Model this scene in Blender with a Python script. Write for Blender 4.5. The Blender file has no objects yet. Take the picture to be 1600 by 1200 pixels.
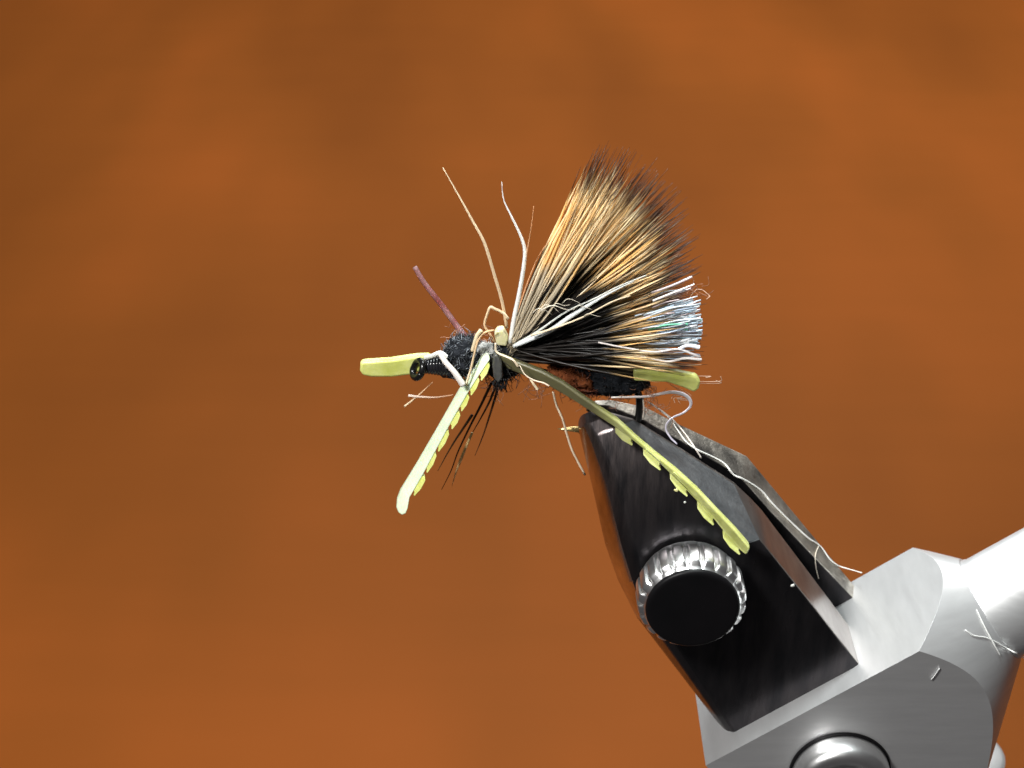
import bpy, bmesh, math, random
from mathutils import Vector, Matrix, noise

# ---------------------------------------------------------------- units
# All coordinates below are in "photo pixels at the fly" (0.05 mm each on the real fly);
# K turns them into scene units.  X right, Y away from the viewer, Z up.
K = 0.001
PITCH = math.radians(30.0)
DIST = 2600.0
SP, CP = math.sin(PITCH), math.cos(PITCH)
CAM = Vector((0, -CP, SP)) * DIST
FWD, UP, RIGHT = Vector((0, CP, -SP)), Vector((0, SP, CP)), Vector((1, 0, 0))
R = random.Random(11)
scene = bpy.context.scene
COL = scene.collection

# ---------------------------------------------------------------- camera
cd = bpy.data.cameras.new('camera')
cam = bpy.data.objects.new('camera', cd)
COL.objects.link(cam)
cam.location = CAM * K
cam.rotation_euler = (math.pi / 2 - PITCH, 0, 0)
cd.sensor_width = 36.0
cd.lens = 36.0 * DIST / 1600.0
cd.clip_start, cd.clip_end = 0.05, 200.0
cd.dof.use_dof = True
cd.dof.focus_distance = (DIST - 60) * K
cd.dof.aperture_fstop = 3.6
cd.dof.aperture_blades = 0
scene.camera = cam

# ---------------------------------------------------------------- world and lamps
w = bpy.data.worlds.new('World')
scene.world = w
w.use_nodes = True
bg = w.node_tree.nodes['Background']
bg.inputs[0].default_value = (0.70, 0.66, 0.67, 1)
bg.inputs[1].default_value = 0.09

def area(name, loc, target, sx, sy, power, color, spread=180):
    l = bpy.data.lights.new(name, 'AREA')
    l.shape = 'RECTANGLE'; l.size = sx; l.size_y = sy; l.energy = power; l.color = color; l.spread = math.radians(spread)
    o = bpy.data.objects.new(name, l)
    COL.objects.link(o)
    o.location = loc
    o.rotation_euler = (Vector(target) - Vector(loc)).to_track_quat('-Z', 'Y').to_euler()
    return o

area('window_light', (0.8, 10.0, 5.6), (0.4, 2.0, -1.0), 7.0, 3.6, 400, (0.92, 0.98, 1.0))
area('table_fill_light', (3.0, 13.0, 8.5), (1.5, 11.0, -3.0), 14.0, 9.0, 1300, (1.0, 0.98, 0.95))  # unseen fill panel, added to light the table evenly
area('desk_lamp_light', (0.35, 0.15, 2.3), (0.1, 0, 0), 0.6, 0.6, 88, (0.93, 1.0, 0.99))
area('side_lamp_light', (-1.3, -1.7, 2.1), (0.1, 0, 0), 0.5, 0.5, 132, (1.0, 0.99, 0.96))

scene.view_settings.view_transform = 'Standard'
scene.view_settings.look = 'None'
scene.view_settings.exposure = 0.0
scene.view_settings.gamma = 1.0
scene.view_settings.use_curve_mapping = False

# ---------------------------------------------------------------- helpers
def P(px, py, y=0.0):
    """point seen at photo pixel (px, py) that stands at depth y"""
    d = FWD * DIST + RIGHT * (px - 800) + UP * (600 - py)
    return CAM + d * ((y - CAM.y) / d.y)

def mk(name, verts, faces, mat, parent=None, smooth=True, angle=None, cols=None):
    me = bpy.data.meshes.new(name)
    me.from_pydata([tuple(v * K) for v in verts], [], faces)
    me.update()
    if cols is not None:
        a = me.color_attributes.new('Col', 'FLOAT_COLOR', 'POINT')
        flat = []
        for c in cols:
            flat += [c[0], c[1], c[2], 1.0]
        a.data.foreach_set('color', flat)
    return link(name, me, mat, parent, smooth, angle)

def link(name, me, mat, parent, smooth, angle):
    if smooth:
        me.polygons.foreach_set('use_smooth', [True] * len(me.polygons))
        if angle:
            me.set_sharp_from_angle(angle=math.radians(angle))
    me.materials.append(mat)
    o = bpy.data.objects.new(name, me)
    COL.objects.link(o)
    o.parent = parent
    return o

def mkbm(name, bm, mat, parent=None, smooth=True, angle=30):
    bmesh.ops.recalc_face_normals(bm, faces=bm.faces)
    bmesh.ops.scale(bm, vec=(K, K, K), verts=bm.verts)
    me = bpy.data.meshes.new(name)
    bm.to_mesh(me); bm.free()
    return link(name, me, mat, parent, smooth, angle)

def bevel(o, width, segs=2, ang=30):
    m = o.modifiers.new('bevel', 'BEVEL')
    m.width = width * K; m.segments = segs; m.limit_method = 'ANGLE'; m.angle_limit = math.radians(ang)
    m.harden_normals = False
    return o

def catmull(pts, n):
    """smooth polyline through pts, n segments in all"""
    pts = [Vector(p) for p in pts]
    if len(pts) == 2:
        return [pts[0].lerp(pts[1], i / n) for i in range(n + 1)]
    ext = [pts[0] * 2 - pts[1]] + pts + [pts[-1] * 2 - pts[-2]]
    m = len(pts) - 1
    out = []
    for i in range(n + 1):
        f = i / n * m
        k = min(int(f), m - 1)
        t = f - k
        a, b, c, d = ext[k], ext[k + 1], ext[k + 2], ext[k + 3]
        out.append(0.5 * ((2 * b) + (c - a) * t + (2 * a - 5 * b + 4 * c - d) * t * t + (3 * b - a - 3 * c + d) * t ** 3))
    return out

class Tubes:
    """many fine tubes collected into one mesh"""
    def __init__(s): s.v, s.f, s.c = [], [], []
    def add(s, pts, rad, col, sides=4, flat=None):
        n = len(pts)
        base = len(s.v)
        prev = None
        cum = [0.0]
        for p, q in zip(pts, pts[1:]): cum.append(cum[-1] + (q - p).length)
        tot = cum[-1] or 1.0
        for i, p in enumerate(pts):
            t = (pts[min(i + 1, n - 1)] - pts[max(i - 1, 0)]).normalized()
            if prev is None:
                a = t.cross(Vector((0, -1, 0.3)))
                if a.length < 1e-4: a = t.cross(Vector((1, 0, 0)))
            else:
                a = prev - t * prev.dot(t)
            a.normalize(); prev = a
            b = t.cross(a)
            r = rad(cum[i] / tot) if callable(rad) else rad
            cc = col(cum[i] / tot) if callable(col) else col
            for k in range(sides):
                th = 2 * math.pi * k / sides
                s.v.append(p + a * (math.cos(th) * r) + b * (math.sin(th) * r * (flat or 1)))
                s.c.append(cc)
        for i in range(n - 1):
            for k in range(sides):
                k2 = (k + 1) % sides
                s.f.append((base + i * sides + k, base + i * sides + k2, base + (i + 1) * sides + k2, base + (i + 1) * sides + k))
        s.f.append(tuple(base + k for k in range(sides))[::-1])
        s.f.append(tuple(base + (n - 1) * sides + k for k in range(sides)))
    def build(s, name, mat, parent=None, stuff=False):
        o = mk(name, s.v, s.f, mat, parent, cols=s.c)
        if stuff: o['kind'] = 'stuff'
        return o

def px_path(pts, n):
    """[(px,py,y)...] -> smooth world polyline"""
    return catmull([P(*p) for p in pts], n)

# ---------------------------------------------------------------- materials
def nmat(name):
    m = bpy.data.materials.new(name)
    m.use_nodes = True
    nt = m.node_tree
    return m, nt, nt.nodes['Principled BSDF']

def N(nt, t, **kw):
    n = nt.nodes.new(t)
    for k, v in kw.items():
        if k in n.inputs: n.inputs[k].default_value = v
        else: setattr(n, k, v)
    return n

def ramp(nt, fac, stops):
    r = nt.nodes.new('ShaderNodeValToRGB')
    el = r.color_ramp.elements
    while len(el) < len(stops): el.new(0.5)
    for e, (p, c) in zip(el, stops):
        e.position = p; e.color = (*c, 1)
    nt.links.new(fac, r.inputs[0])
    return r.outputs[0]

def objco(nt, scale=(1, 1, 1), rot=(0, 0, 0)):
    tc = nt.nodes.new('ShaderNodeTexCoord')
    mp = nt.nodes.new('ShaderNodeMapping')
    mp.inputs['Scale'].default_value = scale
    mp.inputs['Rotation'].default_value = rot
    nt.links.new(tc.outputs['Object'], mp.inputs[0])
    return mp.outputs[0]

def noise_tex(nt, co, scale, detail=4, rough=0.55):
    n = N(nt, 'ShaderNodeTexNoise', Scale=scale, Detail=detail, Roughness=rough)
    nt.links.new(co, n.inputs['Vector'])
    return n.outputs['Fac']

def bump(nt, bsdf, h, strength, dist):
    b = N(nt, 'ShaderNodeBump', Strength=strength, Distance=dist)
    nt.links.new(h, b.inputs['Height'])
    nt.links.new(b.outputs[0], bsdf.inputs['Normal'])

def mat_metal(name, c0, c1, r0, r1, metallic=1.0, scale=6.0, stretch=(1, 1, 1), rot=(0, 0, 0), bstr=0.05, bdist=0.002, spec=0.5):
    m, nt, b = nmat(name)
    co = objco(nt, stretch, rot)
    f = noise_tex(nt, co, scale, 6, 0.6)
    nt.links.new(ramp(nt, f, [(0.3, c0), (0.7, c1)]), b.inputs['Base Color'])
    mr = N(nt, 'ShaderNodeMapRange'); mr.inputs[3].default_value = r0; mr.inputs[4].default_value = r1
    f2 = noise_tex(nt, co, scale * 2.3, 5, 0.65)
    nt.links.new(f2, mr.inputs[0])
    nt.links.new(mr.outputs[0], b.inputs['Roughness'])
    b.inputs['Metallic'].default_value = metallic
    b.inputs['Specular IOR Level'].default_value = spec
    if bstr: bump(nt, b, f2, bstr, bdist)
    return m

M = {}
# jaw axis leans 32 degrees from the vertical: machining marks run along it
AX = math.radians(36.65)
M['black_steel'] = mat_metal('black_oxide_steel', (0.02, 0.02, 0.023), (0.05, 0.045, 0.048), 0.2, 0.42, 0.85, 7, (5, 1, 1), (0, -AX, 0), 0.12, 0.004)
M['worn_steel'] = mat_metal('worn_steel', (0.13, 0.12, 0.11), (0.68, 0.63, 0.55), 0.25, 0.6, 0.9, 17, (1, 1, 1), (0, 0, 0), 0.5, 0.008)
M['ground_steel'] = mat_metal('ground_grey_steel', (0.13, 0.14, 0.15), (0.27, 0.28, 0.29), 0.32, 0.55, 0.8, 16, (1, 1, 1), (0, 0, 0), 0.4, 0.006)
M['side_steel'] = mat_metal('brown_grey_steel', (0.16, 0.13, 0.12), (0.34, 0.31, 0.29), 0.22, 0.4, 0.9, 6, (5, 1, 1), (0, -AX, 0), 0.12, 0.004)
M['edge_steel'] = mat_metal('worn_bright_edge_steel', (0.30, 0.26, 0.22), (0.85, 0.80, 0.74), 0.16, 0.34, 1.0, 8, (3, 1, 1), (0, -AX, 0), 0.2, 0.004)
M['alu'] = mat_metal('satin_aluminium', (0.66, 0.66, 0.665), (0.74, 0.74, 0.745), 0.34, 0.48, 0.7, 9, (1, 1, 7), (0, AX, 0), 0.05, 0.002)
M['chrome'] = mat_metal('polished_chrome', (0.74, 0.74, 0.74), (0.86, 0.86, 0.86), 0.26, 0.42, 1.0, 14, bstr=0.06)
M['cap'] = mat_metal('black_plastic', (0.004, 0.004, 0.0045), (0.007, 0.006, 0.007), 0.35, 0.5, 0.0, 10, bstr=0.03, spec=0.15)
M['hook'] = mat_metal('black_nickel_wire', (0.02, 0.02, 0.02), (0.04, 0.04, 0.04), 0.15, 0.3, 0.8, 20, bstr=0)
M['point'] = mat_metal('lit_gold_hook_metal', (0.75, 0.55, 0.22), (0.85, 0.66, 0.30), 0.2, 0.35, 0.9, 20, bstr=0)  # gold stands in for light caught on the hook's point
M['thread'] = mat_metal('lacquered_black_thread', (0.008, 0.008, 0.01), (0.02, 0.02, 0.022), 0.08, 0.25, 0.0, 30, bstr=0.2, bdist=0.003)

def mat_fibre(name, rough=0.38, trans=0.25, spec=0.5):
    m, nt, b = nmat(name)
    a = N(nt, 'ShaderNodeVertexColor'); a.layer_name = 'Col'
    nt.links.new(a.outputs[0], b.inputs['Base Color'])
    b.inputs['Roughness'].default_value = rough
    b.inputs['Specular IOR Level'].default_value = spec
    if trans:
        tr = nt.nodes.new('ShaderNodeBsdfTranslucent')
        nt.links.new(a.outputs[0], tr.inputs[0])
        mx = N(nt, 'ShaderNodeMixShader'); mx.inputs[0].default_value = trans
        nt.links.new(b.outputs[0], mx.inputs[1]); nt.links.new(tr.outputs[0], mx.inputs[2])
        nt.links.new(mx.outputs[0], nt.nodes['Material Output'].inputs[0])
    return m
M['hair'] = mat_fibre('deer_hair', 0.33, 0.10, 0.35)
M['fuzz'] = mat_fibre('dubbing_fibre', 0.5, 0.15)

def mat_flash():
    m, nt, b = nmat('pearl_flash_film')
    a = N(nt, 'ShaderNodeVertexColor'); a.layer_name = 'Col'
    nt.links.new(a.outputs[0], b.inputs['Base Color'])
    b.inputs['Roughness'].default_value = 0.28
    b.inputs['Metallic'].default_value = 0.2
    b.inputs['Thin Film Thickness'].default_value = 420
    b.inputs['Thin Film IOR'].default_value = 1.5
    return m
M['flash'] = mat_flash()

def mat_rubber(name, c0, c1, sss=0.25, rough=0.35):
    m, nt, b = nmat(name)
    co = objco(nt)
    f = noise_tex(nt, co, 34, 5, 0.6)
    nt.links.new(ramp(nt, f, [(0.32, c0), (0.68, c1)]), b.inputs['Base Color'])
    b.inputs['Roughness'].default_value = rough
    b.inputs['Subsurface Weight'].default_value = sss
    b.inputs['Subsurface Radius'].default_value = (1, 0.9, 0.3)
    b.inputs['Subsurface Scale'].default_value = 0.012
    bump(nt, b, noise_tex(nt, co, 90, 3, 0.6), 0.25, 0.003)
    return m
M['rubber'] = mat_rubber('yellow_rubber', (0.52, 0.55, 0.12), (0.68, 0.70, 0.24))
M['rubber_glare'] = mat_rubber('pale_mint_glare_rubber', (0.62, 0.74, 0.52), (0.74, 0.82, 0.60))  # mint tint is glare on the leg put into its colour
M['rubber_olive_shaded'] = mat_rubber('olive_rubber_shaded_root', (0.50, 0.53, 0.16), (0.66, 0.68, 0.28))
def shade_root(m):  # darkens the leg's root: the wing's shade put into the colour
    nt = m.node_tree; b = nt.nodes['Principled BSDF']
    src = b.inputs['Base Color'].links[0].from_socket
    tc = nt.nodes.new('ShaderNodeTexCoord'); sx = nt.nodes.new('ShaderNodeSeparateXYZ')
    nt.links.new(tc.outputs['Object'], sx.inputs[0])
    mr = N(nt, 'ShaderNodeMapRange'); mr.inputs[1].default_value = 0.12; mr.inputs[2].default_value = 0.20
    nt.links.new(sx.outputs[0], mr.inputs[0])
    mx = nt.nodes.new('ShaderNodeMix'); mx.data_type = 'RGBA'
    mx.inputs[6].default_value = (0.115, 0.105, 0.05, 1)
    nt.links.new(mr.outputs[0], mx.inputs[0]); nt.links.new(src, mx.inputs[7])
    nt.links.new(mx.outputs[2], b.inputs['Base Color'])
shade_root(M['rubber_olive_shaded'])
M['foam'] = mat_rubber('cream_foam', (0.62, 0.58, 0.30), (0.8, 0.76, 0.5))
M['grey_rubber'] = mat_rubber('grey_rubber', (0.05, 0.05, 0.05), (0.12, 0.12, 0.11))

def mat_purple():
    m, nt, b = nmat('translucent_purple_rubber')
    co = objco(nt)
    nt.links.new(ramp(nt, noise_tex(nt, co, 40, 3), [(0.35, (0.35, 0.10, 0.10)), (0.65, (0.62, 0.42, 0.45))]), b.inputs['Base Color'])
    b.inputs['Roughness'].default_value = 0.3
    b.inputs['Transmission Weight'].default_value = 0.7
    b.inputs['IOR'].default_value = 1.25
    return m
M['purple'] = mat_purple()

def mat_core(name, c0, c1):
    m, nt, b = nmat(name)
    co = objco(nt)
    f = noise_tex(nt, co, 60, 6, 0.7)
    nt.links.new(ramp(nt, f, [(0.35, c0), (0.7, c1)]), b.inputs['Base Color'])
    b.inputs['Roughness'].default_value = 0.85
    b.inputs['Specular IOR Level'].default_value = 0.08
    bump(nt, b, f, 0.8, 0.01)
    return m
M['black_dub'] = mat_core('black_dubbing', (0.006, 0.007, 0.009), (0.03, 0.033, 0.04))
M['brown_dub'] = mat_core('brown_dubbing', (0.07, 0.018, 0.006), (0.2, 0.06, 0.02))
M['grey_dub'] = mat_core('grey_dubbing', (0.25, 0.25, 0.24), (0.6, 0.6, 0.58))

def mat_table():
    m, nt, b = nmat('orange_wood')
    co = objco(nt, (1, 0.36, 1))
    co2 = objco(nt, (0.35, 2.2, 1), (0, 0, math.radians(70)))
    big = noise_tex(nt, co, 0.62, 2.5, 0.5)
    grain = noise_tex(nt, co2, 1.6, 6, 0.6)
    mx = N(nt, 'ShaderNodeMix'); mx.data_type = 'FLOAT'; mx.inputs[0].default_value = 0.1
    nt.links.new(big, mx.inputs[2]); nt.links.new(grain, mx.inputs[3])
    c = ramp(nt, mx.outputs[0], [(0.28, (0.24, 0.068, 0.011)), (0.5, (0.31, 0.087, 0.0135)), (0.72, (0.41, 0.107, 0.017))])
    nt.links.new(c, b.inputs['Base Color'])
    b.inputs['Roughness'].default_value = 0.55
    b.inputs['Specular IOR Level'].default_value = 0.04
    bump(nt, b, grain, 0.1, 0.01)
    return m
M['table'] = mat_table()

# ---------------------------------------------------------------- the setting: table behind and below
TZ = -3000.0
bm = bmesh.new()
vs = [bm.verts.new(Vector(p)) for p in ((-14000, 900, TZ), (14000, 900, TZ), (14000, 26000, TZ), (-14000, 26000, TZ))]
f = bm.faces.new(vs)
ex = bmesh.ops.extrude_face_region(bm, geom=[f])
bmesh.ops.translate(bm, vec=(0, 0, -400), verts=[v for v in ex['geom'] if isinstance(v, bmesh.types.BMVert)])
table = mkbm('table_top', bm, M['table'], smooth=False)
table['kind'] = 'structure'

# ---------------------------------------------------------------- vise
def empty(name, p, label, cat):
    o = bpy.data.objects.new(name, None)
    COL.objects.link(o)
    o.empty_display_size = 0.05
    o['label'] = label; o['category'] = cat
    return o

vise = empty('fly_tying_vise', None, 'black and silver fly tying vise gripping the hook in its slanted jaws', 'vise')
CAX = Vector((math.cos(AX), 0, math.sin(AX)))        # shaft axis, up and to the right
MAX_ = Vector((-math.sin(AX), 0, math.cos(AX)))      # out of the head, towards the jaw tips

def loft(rows, name, mat, cap0=True, cap1=True, angle=24):
    bm = bmesh.new()
    rv = [[bm.verts.new(p) for p in r] for r in rows]
    n = len(rows[0])
    for a, b in zip(rv, rv[1:]):
        for k in range(n):
            k2 = (k + 1) % n
            bm.faces.new((a[k], a[k2], b[k2], b[k]))
    if cap0: bm.faces.new(rv[0][::-1])
    if cap1: bm.faces.new(rv[-1])
    return mkbm(name, bm, mat, vise, True, angle)

def at_y(p, y): return Vector((p.x, y, p.z))

# front jaw: rows of (L, C1, C2, R, yo, yR, yi)
jr = [
    ((907, 652), (914, 646), (924, 642), (934, 640), -16, -6, -1),
    ((903, 668), (918, 660), (938, 652), (955, 647), -44, -8, -1),
    ((908, 690), (932, 680), (960, 668), (990, 657), -66, -10, -2),
    ((925, 760), (962, 748), (1040, 718), (1070, 707), -104, -12, -3),
    ((945, 850), (986, 838), (1108, 798), (1147, 757), -134, -22, -12),
    ((965, 906), (1002, 895), (1166, 850), (1187, 843), -145, -138, -20),
    ((993, 962), (1020, 950), (1200, 868), (1206, 866), -149, -147, -23),
    ((1142, 1151), (1150, 1149), (1332, 1042), (1342, 1037), -149, -147, -42),
    ((1202, 1228), (1208, 1226), (1390, 1121), (1400, 1115), -149, -147, -48),
]
def front_row(L, C1, C2, Rr, yo, yR, yi):
    l = P(*L, yo * 0.45)
    c1, c2, r = P(*C1, yo), P(*C2, yo), P(*Rr, yR)
    m1 = l.lerp(c1, 0.28); m1.y = yo * 0.72
    m2 = l.lerp(c1, 0.62); m2.y = yo * 0.91
    f1 = c1.lerp(c2, 0.5)
    return [at_y(l.lerp(r, 0.02), yi), l, m1, m2, c1, f1, c2, r, at_y(r, yi)]
def interp_rows(rows, n):
    """split every interval into n, straight"""
    out = []
    for a, b in zip(rows, rows[1:]):
        for i in range(n):
            out.append([p.lerp(q, i / n) for p, q in zip(a, b)])
    return out + [rows[-1]]
o = loft([front_row(*r) for r in jr], 'front_jaw', M['black_steel'], angle=20)
o.data.materials.append(M['ground_steel']); o.data.materials.append(M['side_steel']); o.data.materials.append(M['edge_steel'])
for i, pl in enumerate(o.data.polygons):          # nine faces per ring, in order
    ring, k = divmod(i, 9)
    if k == 6 and 2 <= ring < 5: pl.material_index = 1
    elif ring < 8 and k == 7: pl.material_index = 2
    elif 1 <= ring < 6 and k in (1, 2): pl.material_index = 3
bevel(o, 3.0, 2, 20)
o['label'] = 'black front jaw plate with a bevelled grey nose'

# rear jaw: (front edge px, back edge px, yF, yB, depth of the plate)
qr = [
    ((925, 634), (932, 624), 3, 16, 14),
    ((950, 634), (955, 622), 4, 26, 30),
    ((1003, 655), (1010, 631), 5, 42, 60),
    ((1062, 688), (1062, 657), 6, 56, 95),
    ((1150, 740), (1150, 696), 8, 70, 140),
    ((1166, 756), (1168, 703), 9, 76, 150),
    ((1205, 800), (1205, 748), 10, 72, 175),
    ((1331, 932), (1332, 906), 12, 48, 190),
    ((1400, 1012), (1400, 987), 14, 46, 190),
]
rows = []
for F, B, yF, yB, dpt in qr:
    a, b = P(*F, yF), P(*B, yB)
    d = CAX * -dpt
    chm = (b - a) * 0.16
    rows.append([a + d, a, a.lerp(b, 0.8), b - CAX * min(14, dpt * .3), at_y(b, yB) + d])
o = loft(rows, 'rear_jaw', M['worn_steel'], angle=26)
bevel(o, 3.0, 2, 24)
o.data.materials.append(M['black_steel'])
for i, pl in enumerate(o.data.polygons):
    if i % 5 == 0 and i < 40: pl.material_index = 1  # inner face blackened: the slit's shade put into its colour
o['label'] = 'scuffed grey rear jaw plate behind the slit'

def wear_nose(m):
    nt = m.node_tree; b = nt.nodes['Principled BSDF']
    src = b.inputs['Base Color'].links[0].from_socket
    tc = nt.nodes.new('ShaderNodeTexCoord')
    dot = nt.nodes.new('ShaderNodeVectorMath'); dot.operation = 'DOT_PRODUCT'
    dot.inputs[1].default_value = tuple(MAX_)
    nt.links.new(tc.outputs['Object'], dot.inputs[0])
    m0, m1 = P(1060, 830, -140).dot(MAX_) * K, P(930, 670, -60).dot(MAX_) * K
    mr = N(nt, 'ShaderNodeMapRange'); mr.inputs[1].default_value = m0; mr.inputs[2].default_value = m1
    nt.links.new(dot.outputs['Value'], mr.inputs[0])
    st = noise_tex(nt, objco(nt, (7, 1, 1), (0, -AX, 0)), 9, 6, 0.7)
    mul = nt.nodes.new('ShaderNodeMath'); mul.operation = 'MULTIPLY'
    nt.links.new(mr.outputs[0], mul.inputs[0])
    nt.links.new(ramp(nt, st, [(0.38, (0.05,) * 3), (0.68, (1.0,) * 3)]), mul.inputs[1])
    mx = nt.nodes.new('ShaderNodeMix'); mx.data_type = 'RGBA'
    mx.inputs[7].default_value = (0.20, 0.165, 0.16, 1)
    nt.links.new(mul.outputs[0], mx.inputs[0]); nt.links.new(src, mx.inputs[6])
    nt.links.new(mx.outputs[2], b.inputs['Base Color'])
wear_nose(M['black_steel'])

# clamping knob on the front jaw: knurled rim, black cap
KC = P(1082, 948, -216)
knob = bpy.data.objects.new('clamp_knob', None); COL.objects.link(knob); knob.parent = vise
def knurl():
    bm = bmesh.new()
    n, flutes, per = 22 * 12, 22, 12
    # (y offset from the cap plane, radius, flute depth)
    prof = [(-2, 72, 0), (2, 74.5, 0.3), (3.5, 76, 2.0), (6, 81, 7.5), (10, 84, 8), (28, 84.5, 8), (46, 84.5, 7.5), (51, 82, 5.0), (55, 78, 1.0), (66, 76, 0)]
    rv = []
    for y, r, dep in prof:
        ring = []
        for i in range(n):
            th = 2 * math.pi * (i + 0.5) / n
            q = abs(((i + 0.5) / per) % 1.0 - 0.5) * 2      # 0 mid pad, 1 groove
            g = max(0.0, (q - 0.55) / 0.45) ** 1.4
            rr = r - dep * g - 0.6 * (q * q)
            ring.append(bm.verts.new(KC + Vector((math.cos(th) * rr, y, math.sin(th) * rr))))
        rv.append(ring)
    for a, b in zip(rv, rv[1:]):
        for k in range(n):
            k2 = (k + 1) % n
            bm.faces.new((a[k], b[k], b[k2], a[k2]))
    bm.faces.new(rv[0]); bm.faces.new(rv[-1][::-1])
    return mkbm('knurled_rim', bm, M['chrome'], knob, True, 38)
knurl()
def disc(name, c, prof, mat, parent, axis='Y', n=96, angle=40):
    """lathe about an axis pointing to the viewer: prof = (y, r)"""
    bm = bmesh.new()
    rv = []
    for y, r in prof:
        rv.append([bm.verts.new(c + Vector((math.cos(2 * math.pi * i / n) * r, y, math.sin(2 * math.pi * i / n) * r))) for i in range(n)])
    for a, b in zip(rv, rv[1:]):
        for k in range(n):
            bm.faces.new((a[k], b[k], b[(k + 1) % n], a[(k + 1) % n]))
    bm.faces.new(rv[0]); bm.faces.new(rv[-1][::-1])
    return mkbm(name, bm, mat, parent, True, angle)
disc('cap', KC, [(-9, 64), (-8.4, 68.5), (-6.5, 71.2), (-4, 72.2), (1, 72.4)], M['cap'], knob)
# dark washer the knob is screwed against
disc('washer', KC, [(63, 62), (63.2, 70), (70, 70)], M['cap'], knob)

# head: block turned to a cone at its right end, flats milled on top and in front
YC = -37.5
AXP = P(1547, 952, YC)
H1, H2, H3 = 119.5, 151.0, 90.0
R0, KC_ = 95.5, 0.937
u_left = -700.0
bm = bmesh.new()
n = 128
prof = [(u_left, 285), (-205, 285), (-202, R0 + 202 * KC_), (0, R0), (1.5, R0 - 6)]
rv = []
for u, r in prof:
    rv.append([bm.verts.new(AXP + CAX * u + MAX_ * (math.cos(2 * math.pi * i / n) * r) + Vector((0, math.sin(2 * math.pi * i / n) * r, 0))) for i in range(n)])
for a, b in zip(rv, rv[1:]):
    for k in range(n):
        bm.faces.new((a[k], b[k], b[(k + 1) % n], a[(k + 1) % n]))
bm.faces.new(rv[0]); bm.faces.new(rv[-1][::-1])
def cut(bm, co, no):
    g = bm.verts[:] + bm.edges[:] + bm.faces[:]
    res = bmesh.ops.bisect_plane(bm, geom=g, dist=0.001, plane_co=co, plane_no=no, clear_outer=True)
    ed = [e for e in res['geom_cut'] if isinstance(e, bmesh.types.BMEdge)]
    bmesh.ops.contextual_create(bm, geom=ed)
cut(bm, AXP + MAX_ * H1, MAX_)
cut(bm, AXP + Vector((0, -H2, 0)), Vector((0, -1, 0)))
cut(bm, AXP + Vector((0, H3, 0)), Vector((0, 1, 0)))
# left end is milled square: its top corner is seen at x = 1095
def on_flat(px, py):
    d = P(px, py, 0) - CAM
    return CAM + d * ((AXP + MAX_ * H1 - CAM).dot(MAX_) / d.dot(MAX_))
cut(bm, on_flat(1096, 1150), -CAX)
head = mkbm('head_block', bm, M['alu'], vise, True, 22)
bevel(head, 3.0, 2, 22)
head['label'] = 'silver head block with milled flats and a turned cone'

# shaft
def lathe_c(name, prof, mat, parent, n=96, angle=40):
    bm = bmesh.new()
    rv = []
    for u, r in prof:
        rv.append([bm.verts.new(AXP + CAX * u + MAX_ * (math.cos(2 * math.pi * i / n) * r) + Vector((0, math.sin(2 * math.pi * i / n) * r, 0))) for i in range(n)])
    for a, b in zip(rv, rv[1:]):
        for k in range(n):
            bm.faces.new((a[k], b[k], b[(k + 1) % n], a[(k + 1) % n]))
    bm.faces.new(rv[0]); bm.faces.new(rv[-1][::-1])
    return mkbm(name, bm, mat, parent, True, angle)
lathe_c('shaft', [(-3, 92), (4, 92), (9, 90), (900, 90), (905, 86)], M['alu'], vise)

# screw in the front flat
SC = P(1316, 1222, YC - H2 - 26)
disc('screw', SC, [(-2, 40), (-10, 46), (-17, 56), (-20, 64), (-16, 74), (-6, 79), (8, 80), (24, 80)], M['chrome'], vise, angle=60)
disc('screw_shade_disc', SC, [(21, 70), (21.5, 83), (23, 84), (30, 84)], M['cap'], vise)  # black disc stands in for the shadow around the screw
# post below the head
post = []
pc = P(1490, 1230, 120)
bm = bmesh.new()
n = 48
rv = [[bm.verts.new(Vector((pc.x + math.cos(2 * math.pi * i / n) * r, pc.y + math.sin(2 * math.pi * i / n) * r, pc.z + z))) for i in range(n)] for z, r in ((90, 76), (84, 84), (-1900, 84))]
for a, b in zip(rv, rv[1:]):
    for k in range(n): bm.faces.new((a[k], b[k], b[(k + 1) % n], a[(k + 1) % n]))
bm.faces.new(rv[0]); bm.faces.new(rv[-1][::-1])
mkbm('post', bm, M['alu'], vise, True, 40)

# ---------------------------------------------------------------- the fly
fly = empty('fishing_fly', None, 'hand tied fishing fly with a fanned hair wing and yellow rubber legs', 'fishing fly')

# hook
t = Tubes()
t.add(px_path([(664, 574, 0), (700, 570, 0), (780, 570, 0), (880, 588, 0), (960, 600, 0), (988, 605, 0), (998, 618, 0), (999, 640, 0), (995, 662, 0), (980, 684, 0), (955, 696, 0), (925, 688, 0), (908, 672, 0)], 80), 6.2, (0.02,) * 3, 10)
hook = t.build('hook', M['hook'], fly)
t = Tubes()
t.add([P(908, 671, 0), P(892, 670.5, 0), P(880, 670.5, 0), P(871, 670, 0)], lambda f: 5.6 * (1 - f) ** 0.7 + 0.3, (1, 1, 1), 10)
t.build('hook_point', M['point'], hook)
# eye: a ring turned half away
t = Tubes()
ring = []
ec = P(653, 577, -4)
for i in range(29):
    th = 2 * math.pi * i / 28
    ring.append(ec + Vector((math.cos(th) * 6 + math.sin(th) * 6, math.cos(th) * -12, math.sin(th) * 13.5)))
t.add(ring, 5.6, (0.02,) * 3, 10)
t.build('hook_eye', M['hook'], hook)

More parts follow.
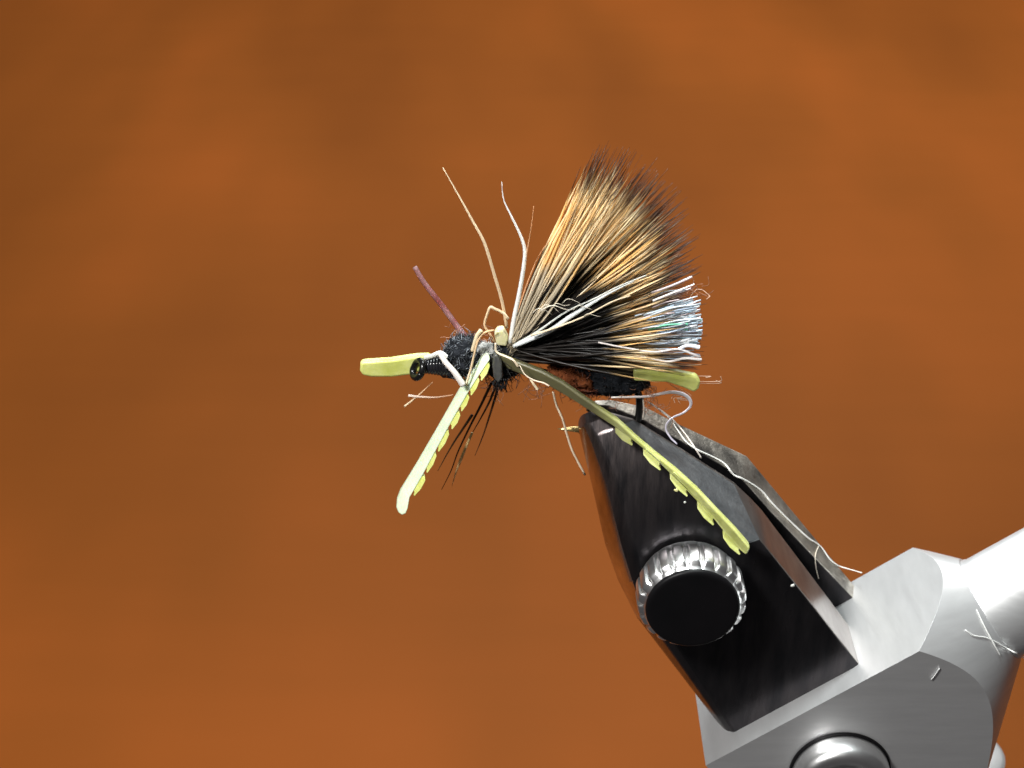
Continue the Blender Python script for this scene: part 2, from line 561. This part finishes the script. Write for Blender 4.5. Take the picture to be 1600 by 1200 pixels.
# thread head: lacquered wraps behind the eye
t = Tubes()
pts = []
c0, c1 = P(663, 572, 0), P(700, 569, 0)
d = (c1 - c0)
for i in range(161):
    f = i / 160
    th = f * 2 * math.pi * 8
    r = 9 + 8 * f
    c = c0 + d * f
    pts.append(c + Vector((0, math.cos(th) * r, math.sin(th) * r)))
t.add(pts, 3.2, (0.02,) * 3, 6)
t.build('thread_wraps', M['thread'], fly)

def blob(name, cx, cy, y, rx, rz, ry, mat, amp=0.18, freq=0.06, tilt=0.0, seed=0):
    bm = bmesh.new()
    bmesh.ops.create_icosphere(bm, subdivisions=4, radius=1.0)
    c = P(cx, cy, y)
    ct, st = math.cos(tilt), math.sin(tilt)
    for v in bm.verts:
        p = v.co.copy()
        k = 1 + amp * noise.fractal(Vector((p.x * rx, p.y * ry, p.z * rz)) * freq + Vector((seed * 7.1, 0, 0)), 1.0, 2.0, 4)
        q = Vector((p.x * rx * k, p.y * ry * k, p.z * rz * k))
        v.co = c + Vector((q.x * ct - q.z * st, q.y, q.x * st + q.z * ct))
    return mkbm(name, bm, mat, fly, True, None)

def fuzz(name, cx, cy, y, rx, rz, ry, n, length, rad, colf, parent, tilt=0.0, curl=0.6):
    t = Tubes()
    c = P(cx, cy, y)
    ct, st = math.cos(tilt), math.sin(tilt)
    for i in range(n):
        z = R.uniform(-1, 1); th = R.uniform(0, 2 * math.pi)
        s = math.sqrt(1 - z * z)
        nrm = Vector((s * math.cos(th), s * math.sin(th), z))
        p = Vector((nrm.x * rx, nrm.y * ry, nrm.z * rz)) * R.uniform(0.8, 1.0)
        p = Vector((p.x * ct - p.z * st, p.y, p.x * st + p.z * ct)) + c
        tang = nrm.cross(Vector((R.gauss(0, 1), R.gauss(0, 1), R.gauss(0, 1)))).normalized()
        L = length * (0.35 + R.random() ** 2 * 1.3)
        pts = []
        for k in range(6):
            f = k / 5
            pts.append(p + nrm * (L * f * (1 - 0.45 * f)) + tang * (L * f * (curl + 0.5 * f * R.uniform(-1, 1))))
        col = colf()
        rr = rad * R.uniform(0.6, 1.3)
        t.add(pts, lambda f: rr * (1 - 0.6 * f), col, 3)
    return t.build(name, M['fuzz'], parent, True)

def darkblue():
    v = R.choice((0.008, 0.012, 0.02, 0.05, 0.12, 0.25, 0.4))
    return (v * 0.88, v * 0.97, v * 1.1)
def black(): 
    v = R.choice((0.006, 0.008, 0.012, 0.03)); return (v, v, v * 1.1)
def brown():
    v = R.uniform(0.4, 1.3); return (0.22 * v, 0.055 * v, 0.02 * v)
def grey():
    v = R.uniform(0.25, 0.75); return (v, v, v * 0.96)

h = blob('head_dubbing', 724, 556, 0, 31, 32, 28, M['black_dub'], 0.25, 0.08, 0, 1)
fuzz('head_fibres', 724, 556, 0, 30, 31, 27, 1300, 13, 0.75, darkblue, h)
h = blob('throat_dubbing', 708, 574, 0, 26, 18, 18, M['black_dub'], 0.2, 0.08, 0, 2)
h = blob('collar_dubbing', 758, 550, -6, 17, 15, 15, M['grey_dub'], 0.3, 0.12, -0.2, 3)
fuzz('collar_fibres', 758, 550, -6, 16, 14, 14, 120, 14, 0.9, grey, h)
h = blob('thorax', 785, 563, 6, 28, 32, 24, M['black_dub'], 0.2, 0.09, 0, 4)
fuzz('thorax_fibres', 783, 572, 0, 24, 30, 24, 200, 20, 0.8, black, h)
h = blob('abdomen', 936, 588, 8, 82, 30, 28, M['black_dub'], 0.13, 0.06, math.radians(-6), 5)
fuzz('abdomen_fibres', 936, 588, 8, 80, 29, 27, 900, 14, 0.8, black, h, math.radians(-6))
h = blob('belly_dubbing', 893, 592, -8, 44, 20, 22, M['brown_dub'], 0.3, 0.09, math.radians(-14), 6)
fuzz('belly_fibres', 893, 592, -8, 43, 19, 21, 300, 18, 0.7, brown, h, math.radians(-14))
blob('wing_root', 806, 552, 0, 24, 24, 18, M['black_dub'], 0.15, 0.09, 0, 7)

# stray fine fibres round the body
t = Tubes()
for (cx, cy, n, L) in ((712, 527, 9, 16), (770, 520, 12, 20), (835, 606, 22, 26), (905, 615, 20, 20), (1010, 608, 30, 24), (1095, 460, 10, 24), (780, 600, 26, 26), (1020, 628, 22, 22), (960, 622, 20, 18)):
    for i in range(n):
        a = P(cx + R.gauss(0, 9), cy + R.gauss(0, 7), R.gauss(0, 12))
        dr = Vector((R.gauss(0, 1), R.gauss(0, .5), R.gauss(0.15 if cy < 560 else -0.2, 1))).normalized() * L * R.uniform(.5, 1.2)
        k = Vector((R.gauss(0, 1), R.gauss(0, 1), R.gauss(0, 1))) * L * .25
        v = R.uniform(.5, 1.2)
        t.add(catmull([a, a + dr * .5 + k, a + dr], 6), 0.42, (0.42 * v, 0.2 * v, 0.12 * v), 3)
t.build('loose_fuzz', M['fuzz'], fly, True)

# ---- hair wing
def lerp3(a, b, t): return tuple(x + (y - x) * t for x, y in zip(a, b))
def band(stops):
    def f(t):
        for (p0, c0), (p1, c1) in zip(stops, stops[1:]):
            if t <= p1:
                return lerp3(c0, c1, 0 if p1 == p0 else max(0, (t - p0) / (p1 - p0)))
        return stops[-1][1]
    return f
LEN = [(-8, 296), (0, 298), (8, 300), (15, 306), (20, 306), (28, 326), (36, 340), (42, 352), (48, 362), (55, 360), (60, 364), (66, 350), (72, 330)]
def wing_len(a):
    for (a0, l0), (a1, l1) in zip(LEN, LEN[1:]):
        if a <= a1: return l0 + (l1 - l0) * max(0, (a - a0) / (a1 - a0))
    return LEN[-1][1]
DARK, GOLD, PALE, TIP, BEIGE = (0.010, 0.008, 0.007), (0.95, 0.555, 0.18), (0.97, 0.82, 0.54), (0.05, 0.018, 0.009), (0.62, 0.52, 0.37)
wing_t = Tubes()
NCL, NPER = 215, 5
for i in range(NCL * NPER):
    if i % NPER == 0:
        cl_ang = -7 + 74 * (((i // NPER + R.random()) / NCL) ** 1.05)
        cl_len = R.uniform(0.92, 1.04) if R.random() < .62 else R.uniform(.74, .92)
        cl_y = R.gauss(0, 1)
        cl_b = R.uniform(.75, 1.15)
        cl_bow = R.gauss(0, 5)
    loose_one = R.random() < .25
    ang = cl_ang + R.gauss(0, 3.5 if loose_one else 1.3)
    Lw = wing_len(ang) * cl_len * (R.uniform(.8, 1.0) if loose_one else R.uniform(.94, 1.02))
    ys = cl_y + R.gauss(0, .3)
    y1 = max(-2, min(2, ys)) * 42 * (1.1 - 0.4 * ang / 66)
    y0 = ys * 7
    a = math.radians(ang)
    b0 = (799 + R.uniform(-7, 12), 548 + R.uniform(-14, 10) + (6 if ang < 20 else 0))
    tip = (797 + math.cos(a) * Lw, 546 - math.sin(a) * Lw)
    bow = cl_bow * .5 + R.gauss(0, 4)
    mid = (b0[0] * .5 + tip[0] * .5 - math.sin(a) * bow, b0[1] * .5 + tip[1] * .5 - math.cos(a) * bow)
    q1 = (b0[0] * .78 + tip[0] * .22 - math.sin(a) * bow * .8, b0[1] * .78 + tip[1] * .22 - math.cos(a) * bow * .8)
    pts = px_path([(b0[0], b0[1], y0), (q1[0], q1[1], y0 + (y1 - y0) * .3), (mid[0], mid[1], y0 + (y1 - y0) * .62), (tip[0], tip[1], y1)], 14)
    d0 = 184 + R.gauss(0, 15) - (34 if ang > 50 else 0)
    d1 = wing_len(ang) * (0.81 + R.gauss(0, .04))
    g0, g1 = d0 / Lw, d1 / Lw
    v = cl_b * (R.uniform(.95, 1.3) if R.random() < .84 else R.uniform(.10, .45))
    gold = lerp3(GOLD, PALE, R.random())
    v = min(v, .97 / gold[0])
    gold = tuple(x * v for x in gold)
    vb = R.uniform(.5, 1.2) if R.random() < .8 else 1.8
    base_light = R.random() < (0.70 if ang > 52 else 0.30 if ang > 38 else 0.07)
    bcol = tuple(x * vb for x in (BEIGE if base_light else DARK))
    root = lerp3(bcol, BEIGE, 0.25 if ang > 25 else 0.03)
    cf = band([(0, root), (.12, bcol), (g0 - .05, bcol), (g0 + .05, gold), (g1 - .04, gold), (g1 + .02, TIP), (9, TIP)])
    r0 = R.uniform(0.9, 2.2)
    wing_t.add(pts, lambda f: r0 * (0.85 + 0.3 * math.sin(f * 2.6)) * (1 if f < .70 else max(.14, 1 - ((f - .66) / .34) ** 1.2)), cf, 4)
wing = wing_t.build('hair_wing', M['hair'], fly, True)
wing['label'] = 'fan of dark hair with golden bands and brown tips'

# pearl flash among the lower hairs
t = Tubes()
for i in range(150):
    ang = R.gauss(7.5, 5.0)
    a = math.radians(ang)
    L1 = (302 / math.cos(a)) * (R.uniform(.96, 1.0) if R.random() < .6 else R.uniform(.86, .97)) - abs(ang - 7) * .5
    L0 = L1 * R.uniform(.70, .86)
    y = R.uniform(-62, -10)
    w0 = R.gauss(0, 3)
    pts = px_path([(797 + math.cos(a) * L0, 546 - math.sin(a) * L0, y * .8), (797 + math.cos(a) * (L0 + L1) / 2, 546 - math.sin(a) * (L0 + L1) / 2 + w0, y * .9), (797 + math.cos(a) * L1, 546 - math.sin(a) * L1, y)], 6)
    c = R.choice(((.8, .9, .98), (.62, .76, .88), (.9, .92, .95), (.85, .72, .74), (.5, .6, .74), (.4, .45, .5)))
    if 7 < ang < 11 and R.random() < .12: c = (.25, .85, .55)  # green glints of the film painted as strand colour
    t.add(pts, R.uniform(.7, 1.9), c, 4, 0.5)
t.build('flash_fibres', M['flash'], fly, True)

# single strands that can be told apart
def strand(name, pts, r0, r1, c0, c1, parent=fly, mat='hair', n=24, flat=None, rm=None):
    t = Tubes()
    def rad(f):
        if rm is not None:
            return r0 + (rm - r0) * f * 2 if f < .5 else rm + (r1 - rm) * (f - .5) * 2
        return r0 + (r1 - r0) * f
    t.add(px_path(pts, n), rad, lambda f: lerp3(c0, c1, f), 6, flat)
    return t.build(name, M[mat], parent)
CREAM, WHITE, ORANGE = (.92, .76, .52), (.95, .95, .92), (.62, .32, .16)
strand('stray_hair', [(792, 512, -8), (784, 470, -10), (771, 425, -14), (757, 380, -18), (740, 348, -20), (718, 308, -22), (692, 262, -22)], 2.4, .4, (.85, .62, .38), CREAM, rm=2.3)
strand('stray_hair', [(798, 535, -14), (803, 500, -16), (813, 450, -18), (820, 400, -18), (816, 375, -18), (801, 342, -20), (787, 312, -20), (784, 284, -20)], 4.0, .3, WHITE, WHITE, rm=3.0)
strand('stray_hair', [(818, 420, 14), (824, 390, 14), (830, 355, 14), (834, 322, 14)], 1.6, .4, ORANGE, ORANGE)
strand('stray_hair', [(805, 500, 10), (825, 440, 10), (842, 400, 10), (858, 376, 10)], 1.8, .5, ORANGE, ORANGE)
strand('kinked_hair', [(774, 536, -12), (764, 520, -14), (757, 508, -14), (761, 492, -14), (766, 480, -14), (772, 482, -14), (786, 489, -12), (794, 498, -10)], 1.7, 2.4, (.8, .5, .25), CREAM)
strand('curved_hair', [(728, 602, -40), (736, 575, -38), (743, 545, -36), (748, 530, -34), (757, 520, -30), (772, 516, -22)], 1.8, 1.6, CREAM, (.8, .5, .25))
strand('hair_butt', [(738, 548, -30), (743, 532, -32), (746, 524, -32), (752, 516, -32)], 3.0, 3.6, CREAM, (.85, .72, .45))
strand('cross_strand', [(688, 553, -32), (696, 566, -38), (710, 582, -42), (724, 602, -44)], 4.2, 5.0, (.88, .80, .74), (.9, .85, .78))
strand('white_tie_strand', [(664, 559, -12), (676, 556, -22), (688, 552, -32), (697, 558, -30)], 3.5, 4.5, (.7, .7, .62), WHITE)
strand('tail_thread', [(774, 536, -30), (776, 550, -32), (792, 558, -38), (802, 563, -44), (810, 573, -44)], 1.5, 2.0, (.8, .68, .5), (.85, .7, .5))
strand('tail_thread', [(812, 571, -60), (820, 585, -66), (834, 594, -72), (848, 598, -78), (858, 603, -80)], .9, 1.4, (.7, .6, .45), (.85, .65, .5))
strand('white_strand', [(803, 541, -30), (830, 530, -40), (862, 515, -46), (888, 497, -52), (918, 478, -56), (945, 462, -60), (968, 450, -62), (990, 440, -62)], 3.2, .5, (.8, .84, .84), (.85, .9, .88), rm=3.6)
strand('white_strand', [(806, 538, -28), (840, 518, -40), (885, 487, -48), (930, 466, -54), (965, 448, -58), (1010, 430, -60)], 2.0, .8, (.7, .74, .7), (.85, .86, .8))
strand('white_strand', [(830, 524, -50), (868, 512, -54), (912, 495, -58), (955, 472, -62), (985, 462, -64)], 1.8, 1.0, CREAM, CREAM)
strand('white_strand', [(935, 535, -62), (970, 542, -66), (1020, 550, -68), (1060, 546, -68), (1094, 558, -68)], 1.3, 2.0, (.85, .78, .74), (.95, .9, .9))
strand('white_strand', [(960, 556, -62), (1000, 556, -66), (1040, 565, -68), (1070, 560, -68), (1096, 562, -68)], 1.3, 2.2, (.8, .68, .6), (.95, .9, .88))
strand('white_strand', [(1000, 568, -50), (1040, 572, -52), (1075, 571, -52), (1096, 570, -52)], 1.6, .8, CREAM, ORANGE)
strand('white_strand', [(1060, 545, -66), (1075, 540, -66), (1093, 543, -66)], 2.2, 3.6, (.9, .9, .95), (.95, .95, 1))
strand('white_strand', [(1020, 470, -60), (1050, 458, -60), (1085, 444, -60)], 1.6, 1.2, (.9, .85, .82), (.95, .92, .9))
for k in range(6):
    x = R.uniform(830, 915); y = R.uniform(468, 506)
    strand('curled_hair', [(x, y, -58), (x + 8, y - 7, -62), (x + 20, y - 4, -62), (x + 30, y + R.uniform(-8, 6), -60)], .65, .4, (.75, .68, .55), (.8, .72, .6), n=10)
strand('curled_hair', [(845, 486, -60), (856, 479, -64), (868, 478, -64), (882, 483, -62), (894, 484, -60)], 1.0, .6, (.85, .78, .65), (.8, .72, .6), n=12)

# hackle hairs under the thorax
for pts, c0, c1 in (
    ([(768, 598, 8), (752, 632, 6), (735, 665, 4), (716, 705, 2), (705, 735, 0), (690, 765, 0)], (.05, .02, .01), (.06, .025, .012)),
    ([(776, 598, 2), (766, 625, 2), (752, 652, 0), (736, 680, 0)], (.04, .02, .012), (.05, .02, .01)),
    ([(780, 600, 10), (768, 640, 8), (755, 680, 8), (742, 712, 8)], (.10, .04, .015), (.13, .05, .02)),
    ([(738, 648, 4), (722, 672, 0), (710, 690, -4), (697, 712, -6), (684, 736, -6)], (.06, .025, .012), (.62, .34, .18)),
):
    strand('hackle_hair', pts, 2.4, .5, c0, c1)
strand('hackle_hair', [(738, 676, -4), (729, 696, -6), (720, 718, -6), (713, 736, -6), (706, 760, -4)], 1.9, .3, (.92, .66, .3), (.6, .3, .13), rm=2.4)
strand('fine_hair', [(632, 635, 0), (645, 625, -2), (660, 612, -2), (676, 597, -2)], 1.6, .7, CREAM, ORANGE)
strand('fine_hair', [(638, 618, -4), (655, 620, -4), (680, 621, -2), (708, 617, 0)], 2.2, .8, (.85, .7, .6), ORANGE)
strand('fine_hair', [(828, 592, -60), (833, 599, -62), (840, 609, -62)], 1.6, 2.2, CREAM, CREAM)
strand('dangling_thread', [(864, 612, -20), (869, 632, -22), (879, 655, -24), (886, 680, -24), (895, 706, -26), (914, 742, -26)], 1.7, 1.8, (.85, .7, .5), (.85, .68, .5))
# bright specks of fibre past the tail
for k in range(8):
    x, y = R.choice(((1112, 588), (1124, 598), (1104, 596), (1128, 578), (1108, 462), (1058, 620)))
    x += R.uniform(-4, 4); y += R.uniform(-4, 4)
    a = R.uniform(0, 6.28)
    strand('fine_hair', [(1040, 596, 10), (1080, y, 8), (x, y, 4), (x + 8 * math.cos(a), y + 8 * math.sin(a), 2)], .12, .6, (.5, .25, .12), (.8, .55, .4), n=12)

# ---- rubber legs
def slab(name, outline, yfun, thick, mat, parent, bev=3.0):
    bm = bmesh.new()
    front = [bm.verts.new(P(x, y, yfun(x, y))) for x, y in outline]
    f = bm.faces.new(front)
    ex = bmesh.ops.extrude_face_region(bm, geom=[f])
    bmesh.ops.translate(bm, vec=(0, thick, 0), verts=[v for v in ex['geom'] if isinstance(v, bmesh.types.BMVert)])
    bmesh.ops.recalc_face_normals(bm, faces=bm.faces)
    o = mkbm(name, bm, mat, parent, True, 50)
    if bev: bevel(o, bev, 3, 40)
    return o

def barb(a, b, bulge, yfun, thick, mat, parent):
    a, b = Vector((*a, 0)), Vector((*b, 0))
    d = b - a
    nrm = Vector((-d.y, d.x, 0)).normalized() * bulge
    out = [a - nrm * 1.3, a + nrm * .1, a + d * .12 + nrm * .85, a + d * .55 + nrm * .95, b + nrm * .2, b - nrm * .25, a + d * .84 - nrm * .45, a + d * .72 - nrm * 1.7]
    return slab('barb', [(p.x, p.y) for p in out], lambda x, y: yfun(x, y) + 2, thick, mat, parent, 0.8)

yl = lambda x, y: -26 - (y - 560) * 0.10 - 0.9 * ((x - 753) * .86 + (y - 558) * .5)
leg = slab('rubber_leg', [(753, 558), (721, 605), (684, 670), (651, 727), (625, 769), (620, 782), (619, 793), (622, 802), (628, 806), (634, 803), (637, 795), (640, 778), (660, 744), (682, 703), (701, 668), (719, 636), (733, 612), (749, 587), (766, 562), (762, 555)], yl, 12, M['rubber_glare'], fly, 3.5)
leg['label'] = 'rubber leg, pale mint from painted glare, hanging down at the front'
for a, b in (((763, 568), (752, 595)), ((747, 590), (736, 618)), ((731, 617), (721, 643)), ((717, 645), (706, 671)), ((700, 674), (685, 706)), ((680, 708), (667, 739)), ((663, 746), (647, 775))):
    barb(a, b, -4.5, yl, 10, M['rubber'], leg)

UPE = [(781, 556), (846, 581), (880, 599), (908, 619), (940, 641), (966, 658), (995, 685), (1027, 712), (1058, 737), (1090, 766), (1121, 799), (1150, 829), (1180, 862)]
def yr(x, y):
    for (x0, y0), (x1, y1) in zip(UPE, UPE[1:]):
        if x <= x1: break
    perp = (y - (y0 + (y1 - y0) * (x - x0) / (x1 - x0))) * .79
    k = -1.4 if x < 900 else min(0.8, -1.4 + (x - 900) / 45)
    return -36 - 0.42 * (x - 790) - k * perp
leg = slab('rubber_leg', [(781, 556), (812, 568), (846, 581), (880, 599), (908, 619), (940, 641), (966, 658), (995, 685), (1027, 712), (1058, 737), (1090, 766), (1121, 799), (1150, 829), (1173, 856), (1167, 869), (1157, 861), (1133, 834), (1112, 808), (1089, 784), (1068, 762), (1048, 742), (1024, 718), (1005, 702), (985, 686), (962, 669), (940, 655), (915, 639), (896, 626), (857, 604), (824, 590), (797, 579), (781, 572)], yr, 14, M['rubber_olive_shaded'], fly, 3.5)
leg['label'] = 'olive yellow rubber leg crossing the jaw, shade painted into its root'
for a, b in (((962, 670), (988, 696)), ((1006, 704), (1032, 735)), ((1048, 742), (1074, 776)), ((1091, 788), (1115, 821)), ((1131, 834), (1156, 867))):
    barb(a, b, 6.0, yr, 12, M['rubber_olive_shaded'], leg)
leg = slab('rubber_leg', [(563, 569), (566, 566), (610, 563), (650, 557), (672, 556), (676, 572), (645, 586), (612, 590), (580, 590), (566, 587), (562, 580)], lambda x, y: 6, 14, M['rubber'], fly, 4)
leg['label'] = 'short yellow rubber leg at the hook eye'
leg = slab('rubber_leg', [(990, 578), (1035, 577), (1067, 584), (1089, 588), (1095, 598), (1092, 608), (1085, 614), (1067, 606), (1042, 598), (990, 596)], lambda x, y: -46, 14, M['rubber'], fly, 4)
leg['label'] = 'yellow rubber stub at the tail'
strand('purple_leg', [(648, 417, 60), (660, 438, 56), (676, 459, 50), (694, 482, 44), (712, 507, 36), (732, 532, 24)], 3.8, 4.8, (.5, .3, .3), (.5, .3, .3), mat='purple', rm=4.4)
o = slab('hair_stub', [(772, 524), (777, 517), (787, 516), (794, 530), (792, 542), (776, 540)], lambda x, y: -14, 18, M['foam'], fly, 3)
o = slab('rubber_knot', [(771, 556), (777, 554), (784, 566), (786, 590), (779, 600), (771, 590), (769, 572)], lambda x, y: -36, 14, M['grey_rubber'], fly, 4)
t = Tubes()
for k in range(26):
    x = R.uniform(772, 792)
    strand_pts = px_path([(x, 592, -30 + R.uniform(-6, 10)), (x + R.uniform(-3, 4), 600, -32), (x + R.uniform(-8, 10), 606 + R.uniform(0, 8), -32)], 5)
    t.add(strand_pts, lambda f: 1.2 * (1 - .7 * f), (.012, .012, .014), 3)
t.build('hackle_tuft', M['fuzz'], fly, True)
# pearl film looping out of the tail
strand('flash_ribbon', [(955, 621, -20), (1000, 620, -16), (1015, 619, -10), (1045, 613, -6), (1065, 615, -6), (1077, 623, -6), (1079, 634, -6), (1068, 645, -8), (1052, 652, -12), (1042, 662, -14), (1041, 672, -14), (1048, 684, -18), (1058, 694, -22)], 1.3, 1.2, (.92, .84, .78), (.86, .82, .98), mat='flash', n=60, flat=0.35, rm=2.9)
strand('flash_ribbon', [(999, 622, -10), (1004, 620, -10), (1006, 640, -6), (1004, 655, -4)], 1.4, 1.0, (.8, .72, .62), (.8, .7, .6), mat='flash', n=12)

# ---------------------------------------------------------------- loose threads and lint lying on the vise
from mathutils.bvhtree import BVHTree
bv, bf = [], []
for ob in vise.children:
    if ob.type == 'MESH' and ob.name.split('.')[0] in ('front_jaw', 'rear_jaw', 'head_block'):
        off = len(bv)
        bv += [v.co.copy() for v in ob.data.vertices]
        bf += [tuple(i + off for i in pl.vertices) for pl in ob.data.polygons]
BVH = BVHTree.FromPolygons(bv, bf)
def rest(px, py, y, lift=3.0):
    """the point of the vise seen at a pixel, a hair's breadth above it; free air keeps depth y"""
    d = (P(px, py, 0) - CAM).normalized()
    hit = BVH.ray_cast(CAM * K, d)
    if hit[0] is None: return P(px, py, y)
    p = hit[0] / K
    return p - d * lift
def drape(name, pts, r, col, label, cat, n=60):
    raw = catmull([Vector((a, b, c)) for a, b, c in pts], n)
    p3 = [rest(*q) for q in raw]
    for _ in range(3):                               # a thread bridges the slit instead of dipping into it
        p3 = [p3[0]] + [min(((p3[i - 1] + p3[i + 1]) / 2, p3[i]), key=lambda q: (q - CAM).length) for i in range(1, len(p3) - 1)] + [p3[-1]]
    t = Tubes(); t.add(p3, r, col, 6)
    o = t.build(name, M['hair']); o['label'] = label; o['category'] = cat
    return o
def loose(name, pts, r0, r1, c0, c1, label, cat, group=None, n=60, rm=None, mat='hair'):
    o = strand(name, pts, r0, r1, c0, c1, None, mat, n, None, rm)
    o['label'] = label; o['category'] = cat
    if group: o['group'] = group
    return o
drape('white_thread', [(1012, 628, 20), (1022, 634, 20), (1045, 652, 24), (1056, 668, 22), (1072, 690, 18), (1090, 703, 16), (1110, 712, 18), (1132, 724, 20), (1146, 742, 20), (1160, 748, 24), (1188, 765, 40), (1206, 786, 50), (1235, 815, 60), (1262, 840, 70), (1282, 853, 60), (1296, 873, 55), (1310, 884, 50), (1326, 889, 40), (1347, 895, 30)], lambda f: 0.9 + .65 * math.sin(f * 3.1) + .2 * math.sin(f * 37), (.9, .89, .85), 'long white thread trailing down over the grey rear jaw to the head', 'thread', 160)
drape('white_thread', [(1016, 630, 30), (1034, 642, 30), (1050, 655, 30), (1066, 672, 26), (1082, 694, 18), (1096, 716, 10)], 1.3, (.88, .80, .72), 'short pale thread bent beside the pearl loop at the jaw tips', 'thread', 40)
drape('hair', [(1279, 853, 60), (1274, 868, 56), (1275, 886, 48), (1279, 904, 40)], .8, (.8, .72, .6), 'tiny curved hair across the slit near the head block', 'hair', 16)
def on_cone(px, py, lift=3.0, shaft=False):
    """nearest point of the head cone or shaft along a pixel's line of sight"""
    d = (P(px, py, 0) - CAM).normalized()
    s = 1800.0
    while s < 3400:
        p = CAM + d * s - AXP
        u = p.dot(CAX); r = (p - CAX * u).length
        lim = 90.0 if u > 2 else R0 - u * KC_
        if r <= lim + lift: break
        s += 1.0
    return CAM + d * s
def lay(name, pxs, r, col, label, cat, n=24):
    t = Tubes(); t.add(catmull([on_cone(*p) for p in pxs], n), lambda f: r * (1 - .5 * abs(2 * f - 1) ** 3), col, 5)
    o = t.build(name, M['hair']); o['label'] = label; o['category'] = cat
    return o
lay('white_thread', [(1508, 984), (1522, 993), (1540, 996), (1556, 1003), (1575, 1014), (1590, 1022), (1604, 1030)], 1.7, (.9, .9, .88), 'white thread lying over the joint of cone and shaft', 'thread')
lay('hair', [(1526, 952), (1534, 970), (1543, 988), (1554, 1008), (1564, 1026)], 1.5, (.8, .8, .78), 'fine pale hair crossing the thread on the shaft joint', 'hair')
drape('lint', [(1455, 1062, 0), (1461, 1055, 0), (1468, 1044, 0)], 1.1, (.75, .75, .75), 'short bit of lint on the grey head beside the cone edge', 'lint', 8)
# flecks stuck to the jaw and the block
def fleck(px, py, y, s, col, label):
    bm = bmesh.new()
    bmesh.ops.create_icosphere(bm, subdivisions=2, radius=s)
    c = P(px, py, y)
    for v in bm.verts:
        v.co = c + Vector((v.co.x * 1.2, v.co.y * .5, v.co.z)) * (1 + .5 * noise.noise(v.co * .7 + c * .01))
    m, nt, b = nmat('fleck'); 
    nt.links.new(ramp(nt, noise_tex(nt, objco(nt), 200), [(0, col), (1, tuple(x * .8 for x in col))]), b.inputs['Base Color'])
    o = mkbm('dust_fleck', bm, m, None, True, None)
    o['label'] = label; o['category'] = 'dust fleck'
fleck(1238, 915, -148, 3.2, (.85, .85, .8), 'white dust fleck on the upper edge of the black jaw')
fleck(1057, 766, -122, 3.0, (.8, .75, .35), 'yellow crumb on the black jaw below the leg')
fleck(1070, 785, -128, 1.8, (.7, .7, .65), 'tiny pale crumb above the knob')
fleck(1212, 856, -60, 2.0, (.8, .8, .75), 'pale dust fleck on the brown side of the front jaw')
